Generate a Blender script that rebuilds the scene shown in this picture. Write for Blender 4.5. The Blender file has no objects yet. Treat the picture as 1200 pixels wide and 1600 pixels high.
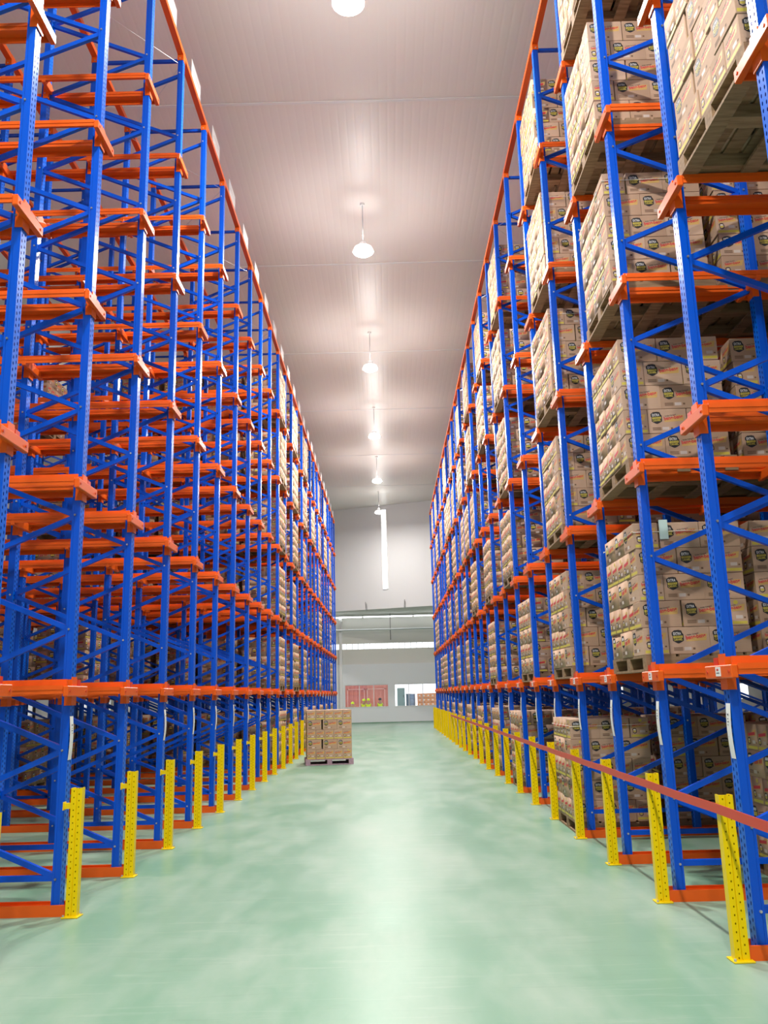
import bpy, bmesh, math, random
from mathutils import Vector, Matrix

S = bpy.context.scene
COL = S.collection
rnd = random.Random(7)

# ------------------------------------------------------------------ camera
CAM = Vector((0, 0, 1.7))
F_PX, PITCH, ROLL, YAW = 1310.53, 0.2135, -0.0256, -0.0014
cp, sp, cr, sr, cy, sy = (math.cos(PITCH), math.sin(PITCH), math.cos(ROLL), math.sin(ROLL), math.cos(YAW), math.sin(YAW))
FWD = Vector((sy * cp, cy * cp, sp))
_r = Vector((cy, -sy, 0))
_u = _r.cross(FWD)
RIGHT = _r * cr + _u * sr
UP = -_r * sr + _u * cr
cd = bpy.data.cameras.new('camera')
cam = bpy.data.objects.new('camera', cd)
COL.objects.link(cam)
m = Matrix((RIGHT, UP, -FWD)).transposed().to_4x4()
m.translation = CAM
cam.matrix_world = m
cd.sensor_fit = 'HORIZONTAL'
cd.sensor_width = 36
cd.lens = 36 * F_PX / 1200
cd.clip_end = 300
S.camera = cam

# ------------------------------------------------------------------ light and exposure
S.view_settings.view_transform = 'Standard'
S.view_settings.look = 'None'
S.view_settings.exposure = 0.14
S.view_settings.gamma = 1.0
S.view_settings.use_curve_mapping = False
S.cycles.use_denoising = True
S.cycles.max_bounces = 8
S.cycles.diffuse_bounces = 3
S.cycles.glossy_bounces = 4
S.cycles.transmission_bounces = 4
S.cycles.transparent_max_bounces = 12
S.cycles.caustics_reflective = False
S.cycles.caustics_refractive = False
S.cycles.sample_clamp_indirect = 6

w = bpy.data.worlds.new('sky')
w.use_nodes = True
w.node_tree.nodes['Background'].inputs[0].default_value = (0.93, 0.98, 1.0, 1)
w.node_tree.nodes['Background'].inputs[1].default_value = 1.7
S.world = w

LAMP_POWER = 620.0       # each high-bay lamp, watts, downwards
LAMP_SPILL = 95.0        # what the lamp lets out sideways and upwards
LAMP_GLOW = 16.0         # what leaves the top of its translucent skirt
SIDE_SHARE = 0.18        # lamps of the neighbouring aisles against those of this one
LAMP_COLOR = (1.0, 0.965, 0.92)
STRIP_POWER = 4.0       # light strip on the end wall

# ------------------------------------------------------------------ materials
def mat(name, col, rough=0.5, metal=0.0, spec=0.5, emit=None, estr=0.0):
    mt = bpy.data.materials.new(name)
    mt.use_nodes = True
    b = mt.node_tree.nodes['Principled BSDF']
    b.inputs['Base Color'].default_value = (*col, 1)
    b.inputs['Roughness'].default_value = rough
    b.inputs['Metallic'].default_value = metal
    b.inputs['Specular IOR Level'].default_value = spec
    if emit:
        b.inputs['Emission Color'].default_value = (*emit, 1)
        b.inputs['Emission Strength'].default_value = estr
    return mt

class NT:
    def __init__(s, mt):
        s.t = mt.node_tree
        s.b = s.t.nodes['Principled BSDF']
    def n(s, typ, **kw):
        o = s.t.nodes.new(typ)
        for k, v in kw.items():
            setattr(o, k, v)
        return o
    def l(s, a, b):
        s.t.links.new(a, b)
    def math(s, op, a, b=None, c=None):
        o = s.n('ShaderNodeMath', operation=op)
        for i, v in enumerate((a, b, c)):
            if v is None:
                continue
            if isinstance(v, (int, float)):
                o.inputs[i].default_value = v
            else:
                s.l(v, o.inputs[i])
        return o.outputs[0]
    def mix(s, fac, a, b):
        o = s.n('ShaderNodeMix', data_type='RGBA')
        for i, v in ((0, fac), (6, a), (7, b)):
            if isinstance(v, (int, float)):
                o.inputs[i].default_value = v
            elif isinstance(v, tuple):
                o.inputs[i].default_value = (*v, 1)
            else:
                s.l(v, o.inputs[i])
        return o.outputs[2]
    def obj(s):
        return s.n('ShaderNodeTexCoord').outputs['Object']
    def noise(s, vec, scale, detail=4, rough=0.55):
        o = s.n('ShaderNodeTexNoise')
        o.inputs['Scale'].default_value = scale
        o.inputs['Detail'].default_value = detail
        o.inputs['Roughness'].default_value = rough
        s.l(vec, o.inputs['Vector'])
        return o.outputs['Fac']
    def mapping(s, vec, scale):
        o = s.n('ShaderNodeMapping')
        o.inputs['Scale'].default_value = scale
        s.l(vec, o.inputs['Vector'])
        return o.outputs[0]
    def ramp(s, fac, pts):
        o = s.n('ShaderNodeValToRGB')
        e = o.color_ramp.elements
        e[0].position, e[0].color = pts[0][0], (*pts[0][1], 1)
        e[1].position, e[1].color = pts[-1][0], (*pts[-1][1], 1)
        for p, c in pts[1:-1]:
            x = e.new(p)
            x.color = (*c, 1)
        s.l(fac, o.inputs[0])
        return o.outputs[0]
    def bump(s, h, strength, dist=0.01):
        o = s.n('ShaderNodeBump')
        o.inputs['Strength'].default_value = strength
        o.inputs['Distance'].default_value = dist
        s.l(h, o.inputs['Height'])
        s.l(o.outputs[0], s.b.inputs['Normal'])

BLUE = (0.0, 0.080, 0.60)
ORANGE = (0.80, 0.115, 0.008)
YELLOW = (0.86, 0.61, 0.0)
M = {}
M['blue'] = mat('blue_paint', BLUE, 0.24, spec=0.4)
M['orange'] = mat('orange_paint', ORANGE, 0.38, spec=0.35)
M['orange_dark'] = mat('red_orange_paint', (0.62, 0.045, 0.008), 0.35)
M['yellow'] = mat('yellow_paint', YELLOW, 0.35)
M['white'] = mat('white_paint', (0.80, 0.80, 0.79), 0.4)
M['steel'] = mat('galvanised_steel', (0.62, 0.64, 0.66), 0.35, 0.7)
M['dark'] = mat('dark_plastic', (0.02, 0.02, 0.025), 0.5)
M['paper'] = mat('white_paper', (0.80, 0.80, 0.80), 0.7)
M['mint'] = mat('pale_green_paper', (0.55, 0.72, 0.66), 0.7)
M['ink'] = mat('grey_ink', (0.18, 0.18, 0.2), 0.7)
M['band'] = mat('red_band', (0.62, 0.055, 0.028), 0.42)
M['twine'] = mat('white_twine', (0.8, 0.74, 0.62), 0.8)
M['lampskirt'] = mat('lamp_acrylic_skirt', (0.9, 0.9, 0.9), 0.3, emit=(1, 0.98, 0.95), estr=2.2)
M['lampglow'] = mat('lamp_diffuser', (1, 1, 1), 0.4, emit=(1, 0.98, 0.94), estr=30)
M['striplight'] = mat('strip_diffuser', (1, 1, 1), 0.3, emit=(0.97, 1.0, 0.97), estr=STRIP_POWER)
M['grout'] = mat('grey_panel_paint', (0.70, 0.69, 0.63), 0.45)
M['black_print'] = mat('black_print', (0.014, 0.013, 0.016), 0.6)
M['red_print'] = mat('red_print', (0.60, 0.035, 0.055), 0.6)
M['yellow_print'] = mat('yellow_print', (0.62, 0.50, 0.07), 0.6)
M['gold_print'] = mat('golden_print', (0.60, 0.37, 0.11), 0.6)
M['white_print'] = mat('white_print', (0.72, 0.70, 0.68), 0.6)
M['brown_print'] = mat('brown_print', (0.16, 0.085, 0.045), 0.7)
M['pale_label'] = mat('pale_label', (0.60, 0.50, 0.44), 0.6)

def perforated(name, col, pitch, ys, rx, rz, axis='Y', rough=0.3, hole=(0.0, 0.01, 0.09)):
    """paint with columns of punched holes, drawn in the post's own coordinates"""
    mt = mat(name, col, rough)
    k = NT(mt)
    x = k.n('ShaderNodeSeparateXYZ')
    k.l(k.obj(), x.inputs[0])
    across = x.outputs[axis]
    total = None
    for i, yc in enumerate(ys):
        fz = k.math('SUBTRACT', k.math('FRACT', k.math('ADD', k.math('DIVIDE', x.outputs['Z'], pitch), 0.5 * (i % 2))), 0.5)
        a = k.math('DIVIDE', k.math('MULTIPLY', fz, pitch), rz)
        b = k.math('DIVIDE', k.math('SUBTRACT', across, yc), rx)
        d = k.math('ADD', k.math('MULTIPLY', a, a), k.math('MULTIPLY', b, b))
        h = k.math('LESS_THAN', d, 1.0)
        total = h if total is None else k.math('MAXIMUM', total, h)
    k.l(k.mix(total, col, hole), k.b.inputs['Base Color'])
    k.l(k.math('ADD', k.math('MULTIPLY', total, 0.5), rough), k.b.inputs['Roughness'])
    k.l(k.math('MULTIPLY', k.math('SUBTRACT', 1.0, total), 0.22), k.b.inputs['Specular IOR Level'])
    return mt
M['blue_holes'] = perforated('blue_perforated_paint', (0.0, 0.13, 0.72), 0.05, (-0.024, 0.024), 0.0075, 0.014, rough=0.27, hole=(0.0, 0.012, 0.13))
M['yellow_holes'] = perforated('yellow_perforated_paint', YELLOW, 0.05, (-0.022, 0.022), 0.0045, 0.0065, axis='X', hole=(0.17, 0.10, 0.0), rough=0.36)

def cardboard():
    mt = mat('cardboard', (0.50, 0.315, 0.185), 0.75, spec=0.25)
    k = NT(mt)
    oi = k.n('ShaderNodeObjectInfo')
    geo = k.n('ShaderNodeNewGeometry')
    per = k.math('FRACT', k.math('ADD', oi.outputs['Random'], geo.outputs['Random Per Island']))
    base = k.ramp(per, [(0.0, (0.45, 0.295, 0.20)), (0.5, (0.52, 0.35, 0.245)), (1.0, (0.57, 0.395, 0.285))])
    tc = k.mapping(k.obj(), (9, 9, 60))
    n = k.noise(tc, 1.0, 3)
    k.l(k.mix(k.math('MULTIPLY', n, 0.35), base, (0.40, 0.24, 0.135)), k.b.inputs['Base Color'])
    return mt
M['cardboard'] = cardboard()

def wood(name, a, b):
    mt = mat(name, a, 0.75, spec=0.3)
    k = NT(mt)
    n = k.noise(k.mapping(k.obj(), (3, 28, 28)), 1.0, 5)
    k.l(k.ramp(n, [(0.3, a), (0.7, b)]), k.b.inputs['Base Color'])
    return mt
M['wood'] = wood('pallet_wood', (0.18, 0.108, 0.055), (0.36, 0.235, 0.135))
M['wood_pink'] = wood('purple_stained_wood', (0.33, 0.20, 0.27), (0.47, 0.33, 0.36))

def floor_mat():
    mt = mat('green_epoxy', (0.30, 0.47, 0.34), 0.22, spec=0.11)
    k = NT(mt)
    o = k.obj()
    big = k.noise(k.mapping(o, (0.35, 0.16, 1)), 1.0, 3, 0.5)
    fine = k.noise(k.mapping(o, (1.6, 0.6, 1)), 1.0, 5, 0.6)
    c = k.ramp(big, [(0.25, (0.145, 0.31, 0.195)), (0.50, (0.205, 0.35, 0.25)), (0.75, (0.30, 0.405, 0.32))])
    f2 = k.n('ShaderNodeMapRange')
    f2.inputs[1].default_value, f2.inputs[2].default_value, f2.inputs[3].default_value, f2.inputs[4].default_value = 0.42, 0.75, 0.0, 0.75
    k.l(fine, f2.inputs[0])
    c = k.mix(f2.outputs[0], c, (0.38, 0.46, 0.385))
    st = k.noise(k.mapping(o, (1.1, 12, 1)), 1.0, 5, 0.7)
    f3 = k.n('ShaderNodeMapRange')
    f3.inputs[1].default_value, f3.inputs[2].default_value, f3.inputs[3].default_value, f3.inputs[4].default_value = 0.56, 0.78, 0.0, 0.32
    k.l(st, f3.inputs[0])
    c = k.mix(f3.outputs[0], c, (0.48, 0.54, 0.47))
    dk = k.noise(k.mapping(o, (0.8, 7, 1)), 1.5, 5, 0.75)
    f4 = k.n('ShaderNodeMapRange')
    f4.inputs[1].default_value, f4.inputs[2].default_value, f4.inputs[3].default_value, f4.inputs[4].default_value = 0.58, 0.78, 0.0, 0.38
    k.l(dk, f4.inputs[0])
    c = k.mix(f4.outputs[0], c, (0.15, 0.22, 0.16))
    k.l(c, k.b.inputs['Base Color'])
    k.l(k.ramp(fine, [(0.3, (0.30,) * 3), (0.75, (0.45,) * 3)]), k.b.inputs['Roughness'])
    return mt
M['floor'] = floor_mat()

def ceiling_mat():
    mt = mat('ribbed_ceiling_panel', (0.74, 0.70, 0.66), 0.40, spec=0.26)
    k = NT(mt)
    x = k.n('ShaderNodeSeparateXYZ')
    k.l(k.obj(), x.inputs[0])
    t = k.math('ABSOLUTE', k.math('SUBTRACT', k.math('FRACT', k.math('DIVIDE', x.outputs['X'], 0.16)), 0.5))
    ridge = k.math('SMOOTH_MIN', k.math('MULTIPLY', t, 5), 1.0, 0.4)
    k.bump(ridge, 0.15, 0.008)
    n = k.noise(k.mapping(k.obj(), (0.25, 0.1, 1)), 1.0, 3)
    k.l(k.ramp(n, [(0.3, (0.80, 0.76, 0.71)), (0.7, (0.86, 0.82, 0.78))]), k.b.inputs['Base Color'])
    return mt
M['ceiling'] = ceiling_mat()

def panel_mat(name, col, pitch, rough=0.4):
    mt = mat(name, col, rough)
    k = NT(mt)
    x = k.n('ShaderNodeSeparateXYZ')
    k.l(k.obj(), x.inputs[0])
    t = k.math('FRACT', k.math('DIVIDE', x.outputs['X'], pitch))
    k.bump(k.math('GREATER_THAN', t, 0.03), 0.3, 0.006)
    return mt
M['wall'] = panel_mat('white_wall_panel', (0.64, 0.635, 0.63), 1.1, 0.7)
M['wall_low'] = panel_mat('white_partition_panel', (0.80, 0.82, 0.84), 1.2)

def glass_mat():
    mt = bpy.data.materials.new('clear_glass')
    mt.use_nodes = True
    t = mt.node_tree
    t.nodes.remove(t.nodes['Principled BSDF'])
    tr = t.nodes.new('ShaderNodeBsdfTransparent')
    gl = t.nodes.new('ShaderNodeBsdfGlossy')
    gl.inputs['Roughness'].default_value = 0.03
    fr = t.nodes.new('ShaderNodeFresnel')
    mx = t.nodes.new('ShaderNodeMixShader')
    t.links.new(fr.outputs[0], mx.inputs[0])
    t.links.new(tr.outputs[0], mx.inputs[1])
    t.links.new(gl.outputs[0], mx.inputs[2])
    t.links.new(mx.outputs[0], t.nodes['Material Output'].inputs[0])
    return mt
M['glass'] = glass_mat()

# ------------------------------------------------------------------ mesh helpers
class MB:
    def __init__(s):
        s.v, s.f, s.m, s.mats = [], [], [], []
    def mi(s, name):
        if name not in s.mats:
            s.mats.append(name)
        return s.mats.index(name)
    def add(s, vs, fs, mt):
        o = len(s.v)
        s.v += [tuple(p) for p in vs]
        k = s.mi(mt)
        for f in fs:
            s.f.append(tuple(o + i for i in f))
            s.m.append(k)
    def box(s, a, b, mt, faces=None):
        """faces: optional {face index: material}; order -z +z -y +y -x +x"""
        (x0, y0, z0), (x1, y1, z1) = a, b
        vs = [(x0, y0, z0), (x1, y0, z0), (x1, y1, z0), (x0, y1, z0), (x0, y0, z1), (x1, y0, z1), (x1, y1, z1), (x0, y1, z1)]
        fs = [(0, 3, 2, 1), (4, 5, 6, 7), (0, 1, 5, 4), (2, 3, 7, 6), (3, 0, 4, 7), (1, 2, 6, 5)]
        o = len(s.v)
        s.v += vs
        for i, f in enumerate(fs):
            s.f.append(tuple(o + j for j in f))
            s.m.append(s.mi((faces or {}).get(i, mt)))
    def cbox(s, a, b, c, mt):
        """box with chamfered edges"""
        bm = bmesh.new()
        bmesh.ops.create_cube(bm, size=1)
        sz = [b[i] - a[i] for i in range(3)]
        ce = [(b[i] + a[i]) / 2 for i in range(3)]
        for v in bm.verts:
            v.co = Vector([v.co[i] * sz[i] + ce[i] for i in range(3)])
        bmesh.ops.bevel(bm, geom=bm.edges[:], offset=c, segments=1, affect='EDGES')
        bm.verts.index_update()
        s.add([v.co[:] for v in bm.verts], [[v.index for v in f.verts] for f in bm.faces], mt)
        bm.free()
    def quad(s, o, du, dv, mt):
        o, du, dv = Vector(o), Vector(du), Vector(dv)
        s.add([o, o + du, o + du + dv, o + dv], [(0, 1, 2, 3)], mt)
    def poly(s, pts, mt):
        s.add(pts, [tuple(range(len(pts)))], mt)
    def prism(s, prof, a, b, axis, mt, facemat=None, caps=True):
        """extrude a closed 2D profile along an axis ('X','Y','Z') from a to b"""
        n = len(prof)
        def P(p, t):
            return {'X': (t, p[0], p[1]), 'Y': (p[0], t, p[1]), 'Z': (p[0], p[1], t)}[axis]
        o = len(s.v)
        s.v += [P(p, a) for p in prof] + [P(p, b) for p in prof]
        for i in range(n):
            j = (i + 1) % n
            s.f.append((o + i, o + j, o + n + j, o + n + i))
            s.m.append(s.mi((facemat or {}).get(i, mt)))
        if caps:
            s.f.append(tuple(o + i for i in range(n))[::-1])
            s.m.append(s.mi(mt))
            s.f.append(tuple(o + n + i for i in range(n)))
            s.m.append(s.mi(mt))
    def bar(s, p, q, wv, hv, mt):
        """rectangular bar from p to q; wv, hv are the half-size vectors of its section"""
        p, q, wv, hv = Vector(p), Vector(q), Vector(wv), Vector(hv)
        c = [p - wv - hv, p + wv - hv, p + wv + hv, p - wv + hv, q - wv - hv, q + wv - hv, q + wv + hv, q - wv + hv]
        s.add(c, [(0, 3, 2, 1), (4, 5, 6, 7), (0, 1, 5, 4), (1, 2, 6, 5), (2, 3, 7, 6), (3, 0, 4, 7)], mt)
    def tube(s, p, q, r, mt, n=8, r2=None):
        p, q = Vector(p), Vector(q)
        d = (q - p).normalized()
        a = d.orthogonal().normalized()
        b = d.cross(a)
        r2 = r if r2 is None else r2
        vs = [p + (a * math.cos(t) + b * math.sin(t)) * r for t in [2 * math.pi * i / n for i in range(n)]]
        vs += [q + (a * math.cos(t) + b * math.sin(t)) * r2 for t in [2 * math.pi * i / n for i in range(n)]]
        fs = [(i, (i + 1) % n, n + (i + 1) % n, n + i) for i in range(n)] + [tuple(range(n))[::-1], tuple(range(n, 2 * n))]
        s.add(vs, fs, mt)
    def lathe(s, prof, mt, n=20):
        o = len(s.v)
        for r, z in prof:
            s.v += [(r * math.cos(2 * math.pi * i / n), r * math.sin(2 * math.pi * i / n), z) for i in range(n)]
        k = s.mi(mt)
        for j in range(len(prof) - 1):
            for i in range(n):
                a, b = o + j * n + i, o + j * n + (i + 1) % n
                s.f.append((a, b, b + n, a + n))
                s.m.append(k)
        for j in (0, len(prof) - 1):
            s.f.append(tuple(o + j * n + i for i in range(n)))
            s.m.append(k)
    def merge(s, o, mtx):
        base = len(s.v)
        s.v += [tuple(mtx @ Vector(p)) for p in o.v]
        mp = [s.mi(x) for x in o.mats]
        s.f += [tuple(base + i for i in f) for f in o.f]
        s.m += [mp[i] for i in o.m]
    def mesh(s, name):
        me = bpy.data.meshes.new(name)
        me.from_pydata(s.v, [], s.f)
        for x in s.mats:
            me.materials.append(M[x])
        me.polygons.foreach_set('material_index', s.m)
        me.update()
        return me
    def build(s, name, parent=None, loc=(0, 0, 0)):
        return link(name, s.mesh(name), parent, loc)

def link(name, data, parent=None, loc=(0, 0, 0), rot=(0, 0, 0), scale=(1, 1, 1)):
    o = bpy.data.objects.new(name, data)
    COL.objects.link(o)
    o.location, o.rotation_euler, o.scale = loc, rot, scale
    if parent:
        o.parent = parent
    return o
def thing(o, label, cat, group=None, kind=None):
    o['label'], o['category'] = label, cat
    if group:
        o['group'] = group
    if kind:
        o['kind'] = kind
    return o
def struct(o):
    o['kind'] = 'structure'
    return o
def empty(name, loc=(0, 0, 0), rz=0):
    return link(name, None, None, loc, (0, 0, rz))

ORD = ['first', 'second', 'third', 'fourth', 'fifth', 'sixth', 'seventh', 'eighth', 'ninth', 'tenth', 'eleventh', 'twelfth', 'thirteenth',
       'fourteenth', 'fifteenth', 'sixteenth', 'seventeenth', 'eighteenth', 'nineteenth', 'twentieth', 'twenty-first', 'twenty-second',
       'twenty-third', 'twenty-fourth', 'twenty-fifth', 'twenty-sixth', 'twenty-seventh', 'twenty-eighth']

def project(p):
    q = Vector(p) - CAM
    z = q.dot(FWD)
    if z < 0.2:
        return None
    return 600 + F_PX * q.dot(RIGHT) / z, 800 - F_PX * q.dot(UP) / z, z
def seen_size(pts, area):
    """rough picture size of something: its area over its squared distance, 0 when wholly outside the frame"""
    best = 0
    for p in pts:
        r = project(p)
        if r and -20 < r[0] < 1220 and -20 < r[1] < 1620:
            best = max(best, area / r[2] ** 2)
    return best

# ------------------------------------------------------------------ the setting
X_L, X_R, Y_B, CEIL = -16.0, 14.0, -12.0, 12.6
def w1_y(x):      # the upper end wall stands slightly askew
    return 48.35 - 0.36 * x
b = MB(); b.box((X_L - 1, Y_B - 1, -0.2), (X_R + 1, 52.2, 0), 'floor'); struct(b.build('floor'))
b = MB(); b.box((X_L, Y_B, CEIL), (X_R, 55.5, CEIL + 0.2), 'ceiling'); struct(b.build('ceiling'))
for i, y in enumerate((-4.0, 2.0, 8.0, 13.77, 19.87, 25.61, 31.28, 37.68, 43.6)):
    b = MB(); b.box((X_L, y - 0.03, CEIL - 0.012), (X_R, y + 0.03, CEIL), 'white'); struct(b.build('trim_%d' % (i + 1)))
b = MB()
zb, zt = 1.05, 1.7   # a band of small daylight openings low in each long wall
for side, x, nm in ((-1, X_L, 'wall_left'), (1, X_R, 'wall_right')):
    b = MB()
    x0, x1 = (x - 0.2, x) if side < 0 else (x, x + 0.2)
    b.box((x0, Y_B, 0), (x1, 52, 1.15), 'wall')
    b.box((x0, Y_B, 1.75), (x1, 52, CEIL), 'wall')
    y = Y_B
    k = 0
    while y < 52:
        wd = 2.4
        b.box((x0, y, 1.15), (x1, min(52, y + wd), 1.75), 'wall')
        y += wd + 1.2
    struct(b.build(nm))
b = MB(); b.box((X_L, Y_B - 0.2, 0), (X_R, Y_B, CEIL), 'wall'); struct(b.build('wall_front'))
# upper end wall, askew, its lower edge at 6.5 m
b = MB()
xa, xb = -15.9, 13.9
ya, yb = w1_y(xa), w1_y(xb)
b.add([(xa, ya, 6.5), (xb, yb, 6.5), (xb, yb + 0.25, 6.5), (xa, ya + 0.25, 6.5), (xa, ya, CEIL), (xb, yb, CEIL), (xb, yb + 0.25, CEIL), (xa, ya + 0.25, CEIL)],
      [(0, 3, 2, 1), (4, 5, 6, 7), (0, 1, 5, 4), (1, 2, 6, 5), (2, 3, 7, 6), (3, 0, 4, 7)], 'wall')
struct(b.build('wall_back'))
b = MB()
b.add([(xa, ya + .25, 6.5), (xb, yb + .25, 6.5), (xb, 52.4, 6.5), (xa, 54.5, 6.5), (xa, ya + .25, 6.6), (xb, yb + .25, 6.6), (xb, 52.4, 6.6), (xa, 54.5, 6.6)],
      [(0, 3, 2, 1), (4, 5, 6, 7), (0, 1, 5, 4), (1, 2, 6, 5), (2, 3, 7, 6), (3, 0, 4, 7)], 'grout')
struct(b.build('ceiling_dock'))
# dock wall behind it, with two windows low down and a translucent band high up
YD = 52.0
WZ0, WZ1 = 0.93, 2.27
WINS = ((-2.72, -0.10), (0.30, 2.86))
b = MB()
b.box((X_L, YD, 0), (X_R, YD + 0.2, WZ0), 'wall_low')
b.box((X_L, YD, WZ1), (X_R, YD + 0.2, 3.5), 'wall_low')
for x0, x1 in ((X_L, WINS[0][0]), (WINS[0][1], WINS[1][0]), (WINS[1][1], X_R)):
    b.box((x0, YD, WZ0), (x1, YD + 0.2, WZ1), 'wall_low')
struct(b.build('wall_dock'))
b = MB()
BZ0, BZ1 = 4.42, 4.76
b.box((X_L, YD + 0.15, 3.5), (X_R, YD + 0.35, BZ0), 'grout')
b.box((X_L, YD + 0.15, BZ1), (X_R, YD + 0.35, 6.5), 'grout')
struct(b.build('wall_dock_upper'))
b = MB()
for i in range(44):
    x = -8 + i * 0.36
    b.box((x - 0.012, YD + 0.15, BZ0), (x + 0.012, YD + 0.33, BZ1), 'grout')
w3 = struct(b.build('window_3'))
b = MB(); b.box((-8, YD + 0.24, BZ0), (8, YD + 0.25, BZ1), 'glass'); b.build('pane', w3)
for i, (x0, x1) in enumerate(WINS):
    b = MB()
    t = 0.035
    b.box((x0, YD - 0.02, WZ0), (x1, YD + 0.2, WZ0 + t), 'white')
    b.box((x0, YD + 0.05, WZ1 - t), (x1, YD + 0.15, WZ1), 'steel')
    for q in range(4):
        x = x0 + (x1 - x0) * q / 3
        b.box((x - 0.018, YD + 0.05, WZ0 + t), (x + 0.018, YD + 0.15, WZ1 - t), 'white' if i == 0 else 'steel')
    wn = struct(b.build('window_%d' % (i + 1)))
    for q in range(3):
        b = MB(); a = x0 + (x1 - x0) * q / 3
        b.box((a + 0.018, YD + 0.095, WZ0 + t), (a + (x1 - x0) / 3 - 0.018, YD + 0.103, WZ1 - t), 'glass'); b.build('pane', wn)
M['tubeglow'] = mat('tube_diffuser', (1, 1, 1), 0.3, emit=(0.95, 0.98, 1.0), estr=4.5)
for i, x in enumerate((-6.2, -3.1, 0.0, 3.1, 6.2)):
    t_ = empty('tube_light', (x, YD - 0.35, 6.37))
    thing(t_, 'long white tube light under the dock ceiling, %s from left' % ORD[i], 'light', 'tube lights under the dock ceiling')
    b = MB(); b.box((-1.54, -0.1, 0.0), (1.54, 0.1, 0.08), 'white'); b.build('housing', t_)
    b = MB(); b.box((-1.5, -0.07, -0.06), (1.5, 0.07, 0.0), 'tubeglow'); b.build('diffuser', t_)
b = MB(); b.box((-3.02, YD - 0.3, 0), (-2.84, YD, 6.3), 'white'); struct(b.build('trim_21'))
b = MB()
b.box((X_L, YD - 0.02, 0), (X_R, YD, 0.05), 'floor'); struct(b.build('baseboard_dock'))
b = MB(); b.tube((-6, YD - 0.5, 5.55), (6, YD - 0.5, 5.55), 0.05, 'steel', 10)
pp = b.build('overhead_pipe'); thing(pp, 'horizontal grey pipe under the dock ceiling above the windows', 'pipe')
b = MB()
for x in (-4, 0.13, 4):
    b.tube((x, YD - 0.5, 5.55), (x, YD - 0.5, 6.5), 0.015, 'dark', 6)
    b.tube((x, YD - 0.5, 5.55), (x, YD - 0.5, 4.9), 0.02, 'dark', 6)
b.build('hanger', pp)
for i, x in enumerate((-1.25, 0.95)):
    b = MB(); y = w1_y(x)
    b.tube((x, y - 0.05, 6.45), (x - 0.03 + 0.06 * i, y - 0.05, 6.95), 0.012, 'dark', 6)
    b.tube((x + .06, y - 0.05, 6.45), (x + 0.03 + 0.03 * i, y - 0.05, 6.85), 0.010, 'dark', 6)
    thing(b.build('wire_hanger'), ('left' if i == 0 else 'right') + ' one of two wire hangers on the lower edge of the upper end wall', 'hanger', 'wire hangers on the end wall')

# light strip on the upper end wall
st = empty('strip_light', (-0.1, w1_y(-0.1) - 0.05, 7.62))
st.rotation_euler.z = math.atan2(-0.36, 1)
thing(st, 'tall vertical white light strip on the upper end wall', 'light')
b = MB(); b.box((-0.17, -0.0, 0), (0.17, 0.05, 4.7), 'white'); b.build('housing', st)
for i in range(5):
    b = MB(); b.box((-0.115, -0.03, i * 0.94 + 0.015), (0.115, 0.0, (i + 1) * 0.94 - 0.015), 'striplight'); b.build('diffuser', st)

# yard behind the dock windows
b = MB(); b.box((-14, 52.5, -0.45), (14, 75, -0.25), 'white'); struct(b.build('ground_yard'))

# ------------------------------------------------------------------ high-bay lamps
def lamp(x, y, name='high_bay_lamp'):
    r = empty(name, (x, y, 11.4))
    return r
def lamp_meshes():
    h = MB(); h.lathe([(0.05, 0.24), (0.085, 0.22), (0.09, 0.12)], 'white', 24)
    sk = MB(); sk.lathe([(0.09, 0.12), (0.20, 0.09), (0.235, 0.0), (0.225, 0.0), (0.19, 0.08), (0.09, 0.11)], 'lampskirt', 24)
    d = MB(); d.lathe([(0.215, 0.012), (0.215, -0.02), (0.17, -0.05), (0.08, -0.065), (0.001, -0.068)], 'lampglow', 24)
    r = MB(); r.tube((0, 0, 0.29), (0, 0, CEIL - 11.4 - 0.03), 0.012, 'steel', 8)
    c = MB(); c.lathe([(0.06, CEIL - 11.4), (0.055, CEIL - 11.45)], 'white', 14)
    return [(n, x.mesh(n)) for n, x in (('housing', h), ('skirt', sk), ('diffuser', d), ('rod', r), ('ceiling_plate', c))]
LM = lamp_meshes()
def add_lamp(x, y, label, group, power=LAMP_POWER):
    r = empty('high_bay_lamp', (x, y, 11.4))
    thing(r, label, 'lamp', group)
    for n, me in LM:
        link(n, me, r)
    ld = bpy.data.lights.new('lamp_light', 'AREA')
    ld.shape, ld.size = 'DISK', 0.42
    ld.energy, ld.color = power, LAMP_COLOR
    lo = bpy.data.objects.new('lamp_light', ld)
    COL.objects.link(lo)
    lo.parent, lo.location = r, (0, 0, -0.08)
    ld = bpy.data.lights.new('lamp_spill', 'POINT')
    ld.energy, ld.color, ld.shadow_soft_size = LAMP_SPILL * (0.42 if 44 < y < 46 else 1), LAMP_COLOR, 0.16
    lo = bpy.data.objects.new('lamp_spill', ld)
    COL.objects.link(lo)
    lo.parent, lo.location = r, (0, 0, -0.28)
    ld = bpy.data.lights.new('lamp_glow', 'POINT')
    ld.energy, ld.color, ld.shadow_soft_size = LAMP_GLOW, LAMP_COLOR, 0.16
    lo = bpy.data.objects.new('lamp_glow', ld)
    COL.objects.link(lo)
    lo.parent, lo.location = r, (0, 0, 0.44)
LY = [10.22 + 6.93 * i for i in range(6)]
for i, y in enumerate(LY):
    add_lamp(-0.34, y, ('nearest' if i == 0 else ORD[i]) + ' high-bay lamp from the camera, hanging over the green aisle', 'high-bay lamps over the aisle', LAMP_POWER * (0.42 if i == 5 else 1))
for y in (3.29, -3.64, -9.5):
    add_lamp(-0.34, y, 'high-bay lamp over the aisle, above or behind the viewer', 'lamps out of the picture')
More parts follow.
